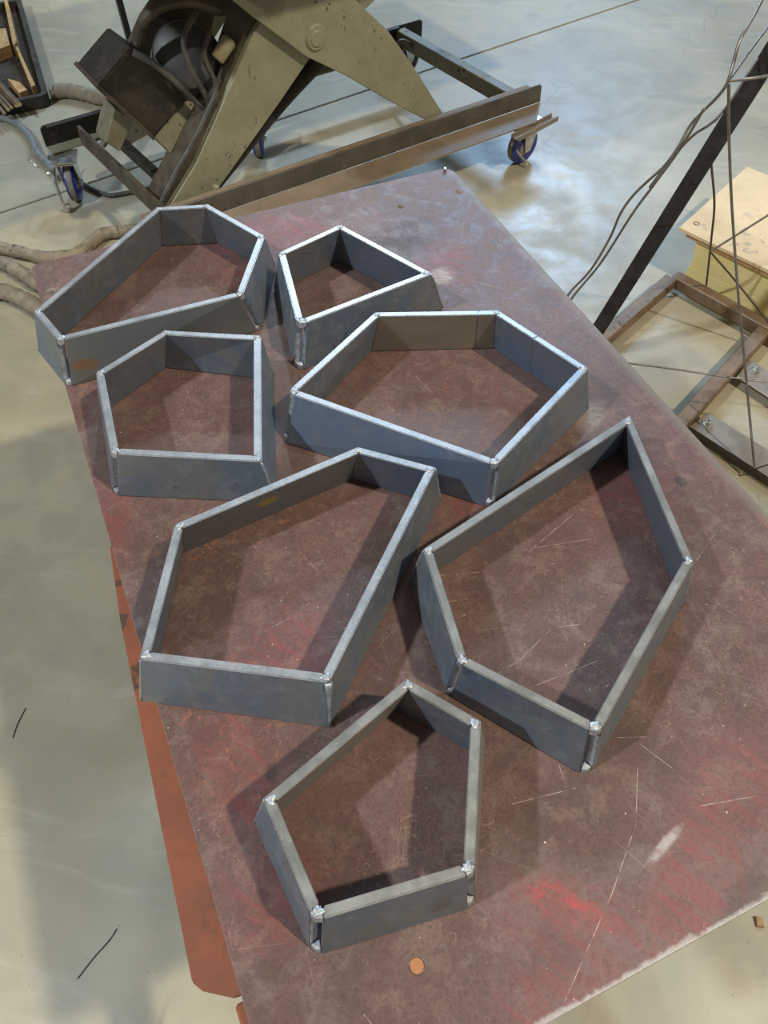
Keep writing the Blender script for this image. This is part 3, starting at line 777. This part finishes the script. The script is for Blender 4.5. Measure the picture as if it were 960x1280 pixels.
# rusty channel edge along the left arm and hoses clipped to it
e = [vp(205, 258, .09), vp(238, 205, .09), vp(285, 110, .09), vp(318, 38, .09), vp(340, 0, .09)]
bm = NB(); prism(bm, [vp(x, y, .085) for x, y in ((200, 262), (216, 232), (290, 82), (308, 30), (330, -4), (346, -4), (320, 42), (228, 236), (212, 262))], N * .11); mesh_obj('arm_channel', bm, M_grime, lift)
bm = NB(); tube(bm, [vp(198, 262, .07), vp(214, 226, .07), vp(240, 180, .07), vp(262, 135, .07), vp(270, 108, .08), vp(255, 70, .10), vp(262, 40, .12)], .008, 8, 6); autosmooth(mesh_obj('hydraulic_hose', bm, M_hosed, lift))
# bottom foot bracket of the left arm
bm = NB(); p = vp(275, 235, .03); bar(bm, p + z * .012 - U * .012, p - z * .016 - U * .012, .018, .016, U); bevel(bm, .002, 1); mesh_obj('foot_bracket', bm, M_khaki, lift)
bm = NB(); p = vp(212, 240, .10); bar(bm, p, p + U * .02 - z * .05, .03, .03, N); bevel(bm, .003, 1); mesh_obj('hose_clip', bm, M_grime, lift)
# power unit: reservoir box, motor drum, capacitor
def pl(off, px): return [vp(x, y, off) for x, y in px]
bm = NB(); prism(bm, pl(.16, [(122, 108), (163, 60), (242, 116), (192, 172)]), N * .16); bevel(bm, .004, 2); mesh_obj('oil_reservoir', bm, M_darkp, lift)['label'] = 'square black oil reservoir'
bm = NB(); prism(bm, pl(.155, [(120, 110), (192, 176), (195, 172), (124, 106)]), N * .17); mesh_obj('reservoir_lip', bm, M_grime, lift)
bm = NB(); prism(bm, pl(.17, [(193, 174), (238, 118), (258, 140), (248, 165), (223, 203)]), N * .12); bevel(bm, .004, 2); mesh_obj('mounting_bracket', bm, M_khaki, lift)
bm = NB(); prism(bm, pl(.19, [(143, 135), (168, 150), (150, 190), (132, 178)]), N * .08); bevel(bm, .003, 1); mesh_obj('mounting_bracket', bm, M_olive, lift)
mc = vp(232, 72, .20)
bm = NB(); ax = (N * .75 + U * .35 + z * -.55).normalized()
lathe(bm, mc - ax * .045, ax, [(0, .03), (.006, .066), (.016, .086), (.04, .096), (.10, .099), (.102, .106), (.112, .106), (.114, .099), (.24, .099), (.26, .07)], 40)
autosmooth(mesh_obj('motor', bm, M_motor, lift), .5)['label'] = 'dark rounded electric motor'
bm = NB()
for aa in range(10):
    t = aa / 9; 
P_ = [vp(172, 55, .19), vp(180, 25, .17), vp(205, 6, .15), vp(240, 2, .14), vp(275, 12, .14)]
tube(bm, P_, .016, 10, 6); autosmooth(mesh_obj('housing_rim', bm, M_grime, lift))
bm = NB(); prism(bm, pl(.36, [(160, 60), (178, 20), (196, -6), (350, -6), (318, 42), (296, 20), (268, 20), (262, 45), (275, 70), (250, 110), (200, 90)]), N * .02); mesh_obj('back_plate', bm, M_grime, lift)
bm = NB(); tube(bm, [vp(246, 14, .13), vp(232, 40, .09), vp(230, 60, .08), vp(240, 88, .08), vp(253, 112, .09), vp(262, 128, .10)], .0075, 8, 6); autosmooth(mesh_obj('motor_cable', bm, M_hosed, lift))
bm = NB(); tube(bm, [vp(166, 65, .15), vp(190, 78, .13), vp(215, 98, .12), vp(240, 122, .12), vp(255, 135, .12)], .010, 8, 6); autosmooth(mesh_obj('hydraulic_hose', bm, M_hosed, lift))
bm = NB(); a = vp(271, 75, .10); b = vp(288, 48, .10); lathe(bm, a, b - a, [(0, .015), (.004, .020), ((b - a).length - .008, .022), ((b - a).length, .014)], 20); autosmooth(mesh_obj('capacitor', bm, M_cap, lift), .5)
bm = NB(); lathe(bm, vp(153, 68, .15), N * -1, [(0, .010), (.02, .012), (.022, .008)], 12); autosmooth(mesh_obj('filler_cap', bm, M_darkp, lift))
bm = NB(); tube(bm, [vp(134, 138, .3), vp(138, 152, .28), vp(134, 172, .27), vp(128, 182, .27)], .010, 8, 5); autosmooth(mesh_obj('hose_fitting', bm, M_rail, lift))
bm = NB(); lathe(bm, vp(137, 142, .28), z, [(0, .016), (.03, .014)], 6); mesh_obj('hose_nut', bm, M_rail, lift)
bm = NB(); tube(bm, [L(-.55, .10, .20), L(-.15, .30, .30), L(.1, .33, .42)], .03, 14, 5); autosmooth(mesh_obj('lift_cylinder', bm, M_darkp, lift))

# ------------------------------------------------------------------ things around it
# black upright bar far behind
bm = NB(); a = pt(168, 56, 0.30); bar(bm, Vector((a.x, a.y, 0.004)), a + Vector((-.035, -.0, .55)), .045, .02); bevel(bm, .002, 1)
tag(mesh_obj('steel_post', bm, M_black), 'black steel post standing behind the lift, left of its motor', 'post')
# tray of offcuts, top left
tz = 0.05
tray = thing('offcut_tray', 'dark steel tray with rounded corner holding timber offcuts, far left', 'tray', (pt(10, 60, 0).x, pt(10, 60, 0).y, 0))
cA, cB, cC = pt(24, -8, tz), pt(60, 118, tz), pt(-60, 142, tz)
d1 = (cA - cB).normalized(); d2 = (cC - cB).normalized()
cA = cB + d1 * 1.0; cC = cB + d2 * 0.5; cD = cC + d1 * 1.0
def rim(zz, inset):
    r = .035; out = []
    cb = cB + d1 * inset + d2 * inset
    cc = cC + d1 * inset - d2 * inset; ca = cA - d1 * inset + d2 * inset; cd = cD - d1 * inset - d2 * inset
    rr = max(r - inset * .5, .006); out.append(ca)
    for i in range(7):
        t = i / 6; p = (cb + d1 * rr) * (1 - t) ** 2 + cb * 2 * t * (1 - t) + (cb + d2 * rr) * t * t; out.append(p)
    out += [cc, cd]
    return [Vector((p.x, p.y, zz)) for p in out]
bm = NB()
lv = [rim(.004, 0), rim(tz, 0), rim(tz, .022), rim(.012, .022)]
rg = [[bm.verts.new(p) for p in l_] for l_ in lv]
fs = []
for a, b in zip(rg, rg[1:]):
    for i in range(len(a)):
        j = (i + 1) % len(a); fs.append(bm.faces.new((a[i], a[j], b[j], b[i])))
fs.append(bm.faces.new(rg[0])); fs.append(bm.faces.new(rg[3]))
bmesh.ops.recalc_face_normals(bm, faces=fs)
mesh_obj('steel_tray', bm, M_darkp, tray)
def board(pxs, z0, z1, name, label, mat=M_osb):
    bm = NB(); p = [pt(x, y, z1) for x, y in pxs]
    hexa(bm, [Vector((q_.x, q_.y, z0)) for q_ in p], p); bevel(bm, .001, 1)
    return tag(mesh_obj(name, bm, mat), label, 'board')
board([(18, 56), (22, 58), (44, 106), (39, 108)], .013, .060, 'timber_offcut', 'thin strand-board strip on edge along the tray wall')
board([(4, -4), (8, -4), (21, 52), (16, 56)], .013, .075, 'timber_offcut', 'strand-board strip on edge at the top, nearest the picture edge')
board([(-14, 37), (7, 35), (12, 56), (-14, 66)], .013, .062, 'timber_offcut', 'speckled strand-board block lying flat in the tray')
board([(9, 98), (24, 102), (34, 112), (24, 116)], .013, .045, 'timber_offcut', 'small tan timber scrap in the tray corner', M_plyedge)
for i, (x0, y0, x1, y1) in enumerate([(-12, 92, 25, 130), (-16, 96, 20, 132), (-20, 98, 14, 134), (-22, 102, 10, 137), (-26, 105, 5, 141), (-14, 93, 23, 131)]):
    zz = tz + .008 + (i == 5) * .014
    a, b = pt(x0, y0, zz), pt(x1, y1, zz)
    r_ = thing('brown_rod', ('rightmost of the bottom row of brown rods over the tray rim', 'second brown rod from the right in the bottom row', 'third brown rod from the right in the bottom row', 'fourth brown rod from the right in the bottom row', 'leftmost brown rod over the tray rim', 'brown rod lying on top of the other rods, bright ended')[i], 'rod', tuple(a), 'brown rods over the tray rim')
    bm = NB(); tube(bm, [a, b], .0065, 10, 2); autosmooth(mesh_obj('shaft', bm, M_rust, r_))
    bm = NB(); d = (b - a).normalized(); lathe(bm, b + d * .0002, d, [(0, .0064), (.003, .0066), (.004, .005)], 12); mesh_obj('cut_end', bm, M_brass, r_)['label'] = 'bright cut end'
# hoses and cables on the floor
def hose(px, r, mat, name, label, cat, wob=0.0, zs_=None):
    bm = NB(); zs_ = zs_ or [r] * len(px)
    tube(bm, [pt(x, y, q_) for (x, y), q_ in zip(px, zs_)], r, 12, 8, wob)
    return tag(autosmooth(mesh_obj(name, bm, mat), .9), label, cat)
hose([(62, 116), (80, 113), (100, 116), (120, 121), (150, 128), (185, 140)], .028, M_hose, 'canvas_hose', 'crumpled tan canvas hose running behind the caster to the tray', 'hose', .09)
hose([(-15, 146), (8, 149), (25, 158), (38, 172), (46, 190), (60, 205), (75, 222)], .0125, M_rope, 'ribbed_cable', 'blue-grey ribbed cable arching from the tray to the braked caster', 'cable', .05)
hose([(62, 196), (68, 178), (85, 160), (110, 150), (140, 147), (170, 152)], .007, M_rope, 'thin_cable', 'thin grey cable looping behind the black channel end', 'cable')
hose([(104, 230), (115, 236), (132, 243), (142, 244), (165, 240), (190, 236)], .008, M_hosed, 'rubber_hose', 'dark rubber hose on the floor beside the blue caster', 'hose')
hose([(-20, 306), (10, 312), (40, 319), (60, 322), (95, 318), (118, 300), (132, 292), (170, 288), (205, 290)], .021, M_hose, 'canvas_hose', 'dusty tan hose passing behind the far left table corner', 'hose', .08)
hose([(-30, 333), (-5, 328), (14, 334), (30, 345), (48, 356), (70, 366)], .022, M_hose, 'canvas_hose', 'upper fold of tan hose left of the hexagonal frame', 'hose', .08)
hose([(-30, 368), (0, 364), (22, 371), (45, 384), (70, 402)], .026, M_hose, 'canvas_hose', 'lower fold of tan hose left of the hexagonal frame', 'hose', .08)
# bent wire hook by the braked caster
bm = NB(); pts_ = [pt(47, 178, .16), pt(35, 200, .16), pt(48, 209, .16)]
tube(bm, pts_, .0032, 8, 1); tag(mesh_obj('wire_hook', bm, M_zinc, None, True), 'bright bent wire hook sticking out left of the braked caster', 'hook')
# floor debris
hose([(97, 1223), (118, 1196), (136, 1176), (146, 1161)], .0011, M_hosed, 'wire_piece', 'thin dark wire piece on the floor at lower left', 'wire')
hose([(16, 922), (22, 905), (32, 885)], .0011, M_hosed, 'wire_piece', 'short dark wire piece on the floor at the left picture edge', 'wire')
c = pt(948, 1153, 0)
bm = NB(); hexa(bm, [c + Vector(p) for p in ((-.010, -.004, .001), (.004, -.012, .0005), (.011, .004, .0005), (-.002, .012, .001))], [c + Vector(p) for p in ((-.008, -.003, .006), (.003, -.010, .003), (.009, .004, .004), (-.001, .010, .009))])
tag(mesh_obj('rust_flake', bm, M_leaf), 'brown rust flake on the floor right of the near table corner', 'flake')

# ------------------------------------------------------------------ right: pallet, base frame, upright bar, rods
fz = .145
pA = pt(873, 300, fz); pB = pt(962, 341, fz)
dx_ = (pB - pA).normalized(); dy_ = Vector((-dx_.y, dx_.x, 0))
if dy_.y < 0: dy_ = -dy_
for i in range(3):
    s_ = (0.0, .004, -.003)[i]
    q = [pA + dx_ * s_, pA + dx_ * (.62 + s_), pA + dx_ * (.62 + s_) + dy_ * .34, pA + dx_ * s_ + dy_ * .34]
    bm = NB(); z0 = .0015 + i * fz / 3 * .995
    hexa(bm, [Vector((p.x, p.y, z0)) for p in q], [Vector((p.x, p.y, z0 + fz / 3 * .985)) for p in q]); bevel(bm, .002, 1)
    tag(mesh_obj('foam_slab', bm, M_foam), ('yellow foam slab, bottom of the stack at the right edge', 'yellow foam slab, middle of the stack at the right edge', 'yellow foam slab, top of the stack under the plywood')[i], 'foam', 'stacked yellow foam slabs')
pz = fz + .03
c1p = pt(849, 284, pz); c2p = pt(934, 208, pz); c3p = pt(975, 344, pz)
ea = (c2p - c1p); eb = (c3p - c1p)
eb = eb.normalized() * .62
q = [c1p, c1p + eb, c1p + eb + ea, c1p + ea]
wood = thing('plywood_panel', 'pale stained plywood panel lying on the yellow foam slabs', 'panel', tuple(sum(q, Vector()) / 4 - z * .03))
bm = NB(); prism(bm, q, z * -.012); bevel(bm, .001, 1); mesh_obj('top_sheet', bm, M_ply, wood)
bm = NB(); q2 = [p.lerp(sum(q, Vector()) / 4, .02) - z * .0125 for p in q]; q2[0] += ea * .02 + eb * .03; prism(bm, q2, z * -.0165); mesh_obj('core_layer', bm, M_plyedge, wood)
cc = pt(870.5, 279.5, pz); bm = NB(); bmesh.ops.create_circle(bm, segments=20, radius=.0085)
ring = NB(); tube(ring, [cc + Vector((.0085 * math.cos(a * PI / 8), .0085 * math.sin(a * PI / 8), .0006)) for a in range(17)], .0012, 6, 1); bm.free(); mesh_obj('ring_mark', ring, M_darkp, wood)
# base frame of square tube with foot straps and bolts
rack = thing('wire_rack', 'wire and tube rack with brown square-tube base, black flat bar and bent steel rods', 'rack', (1.7, 1.3, 0))
zc = .040
def tb(a, b, mat=M_rust, w_=.040, h_=.040, name='tube_member', bv=.003, rt=None):
    bm = NB(); bar(bm, a, b, w_, h_); bevel(bm, bv, 1); return mesh_obj(name, bm, mat, rt or rack)
k0 = pt(842, 348, zc); k1 = pt(968, 417, zc); dk = (k1 - k0).normalized()
tb(k0, k0 + dk * .62)
k2 = pt(752, 426, zc); d2_ = (k2 - k0).normalized(); tb(k0 + d2_ * .021 + dk * .0, k0 + d2_ * .62)
m0 = pt(957, 412, zc); m1 = pt(858, 522, zc); dm = (m1 - m0).normalized(); tb(m0 + dm * .022, m0 + dm * .62)
# straps
def strap(pxa, pxb, pxc, zz, th=.006):
    a, b, c = pt(*pxa, zz), pt(*pxb, zz), pt(*pxc, zz)
    bm = NB(); prism(bm, [a, b, b + (c - a), c], z * -th); bevel(bm, .001, 1); return mesh_obj('foot_strap', bm, M_brace, rack)
strap((862, 533), (985, 612), (885, 515), .032); strap((921, 470), (985, 512), (938, 449), .036)
bm = NB(); prism(bm, [pt(862, 536, .030), pt(985, 615, .030), pt(985, 622, .012), pt(860, 541, .012)], N * .004); mesh_obj('foot_strap', bm, M_grime, rack)
def bolt(x, y, zz):
    c = pt(x, y, zz)
    b_ = NB(); lathe(b_, c, z, [(0, .014), (.002, .014)], 20); lathe(b_, c + z * .002, z, [(0, .0115), (.009, .0115), (.010, .0105)], 6); lathe(b_, c + z * .012, z, [(0, .006), (.008, .006), (.009, .005)], 14)
    mesh_obj('bolt', b_, M_zinc, rack)
bolt(885, 530, .032); bolt(943, 464, .036)
# black upright bar
bb = pt(737, 429, .075); bt = pt(972, 55, .92)
bm = NB(); bar(bm, bb, bt, .039, .006, Vector((-.72, -.62, .3))); bevel(bm, .001, 1)
mesh_obj('upright_bar', bm, M_black, rack)['label'] = 'black flat bar'
# rods, each its own thing
RODS = [
 ('dark steel rod curving from the top right corner down past the table edge', [(957, -8, 1.02), (940, 24, 1.0), (925, 50, .98), (917, 78, .95), (909, 104, .92), (896, 122, .88), (878, 140, .84), (862, 158, .80), (847, 185, .76), (830, 208, .72), (808, 228, .66), (790, 246, .6), (775, 268, .54), (762, 298, .46), (738, 338, .34), (708, 372, .22), (696, 410, .10)], .0030, M_rod),
 ('bright straight rod meeting the node from the upper right', [(966, 26, .94), (940, 60, .93), (911, 101, .925)], .0028, M_rod),
 ('short rod running right from the node', [(912, 101, .925), (940, 98, .93), (966, 94, .93)], .0030, M_rod),
 ('long near-upright rod from the node down to the lower strap', [(911, 106, .915), (911, 160, .82), (915, 260, .64), (923, 370, .42), (931, 455, .26), (943, 584, .045)], .0030, M_rod),
 ('thin dark rod ending on the back tube', [(889, 204, .60), (893, 255, .46), (889, 300, .32), (883, 356, .064)], .0030, M_rodd),
 ('dark rod slanting up right across the plywood', [(887, 315, .30), (925, 291, .34), (968, 264, .38)], .0028, M_rodd),
 ('dark rod slanting down right across the foam', [(889, 316, .29), (920, 352, .22), (964, 408, .10)], .0028, M_rodd),
 ('thin pale rod crossing level from the table edge', [(778, 453, .20), (840, 461, .20), (900, 470, .20), (970, 479, .20)], .0024, M_rod),
 ('bright straight rod inside the curved rod loop', [(880, 136, .90), (850, 186, .80), (815, 234, .68), (790, 268, .60), (750, 330, .43), (714, 374, .31), (694, 412, .16)], .0028, M_rod),
 ('thin rod branching off beside the black bar', [(897, 148, .88), (884, 158, .86), (868, 168, .83), (850, 186, .785), (836, 202, .745), (824, 218, .71), (812, 234, .665)], .0025, M_rod),
 ('dark rod close behind the black bar top', [(968, 44, .90), (935, 92, .88), (912, 128, .86), (893, 152, .85)], .0028, M_rodd),
 ('thin rod at the bottom right ending at the picture edge', [(944, 586, .05), (972, 577, .09)], .0022, M_rodd),
]
for lab, P_, r, mt in RODS:
    bm = NB(); tube(bm, [pt(x, y, zz) for x, y, zz in P_], r, 8, 5 if len(P_) > 2 else 2)
    autosmooth(mesh_obj('rod', bm, mt, rack), .9)['label'] = lab
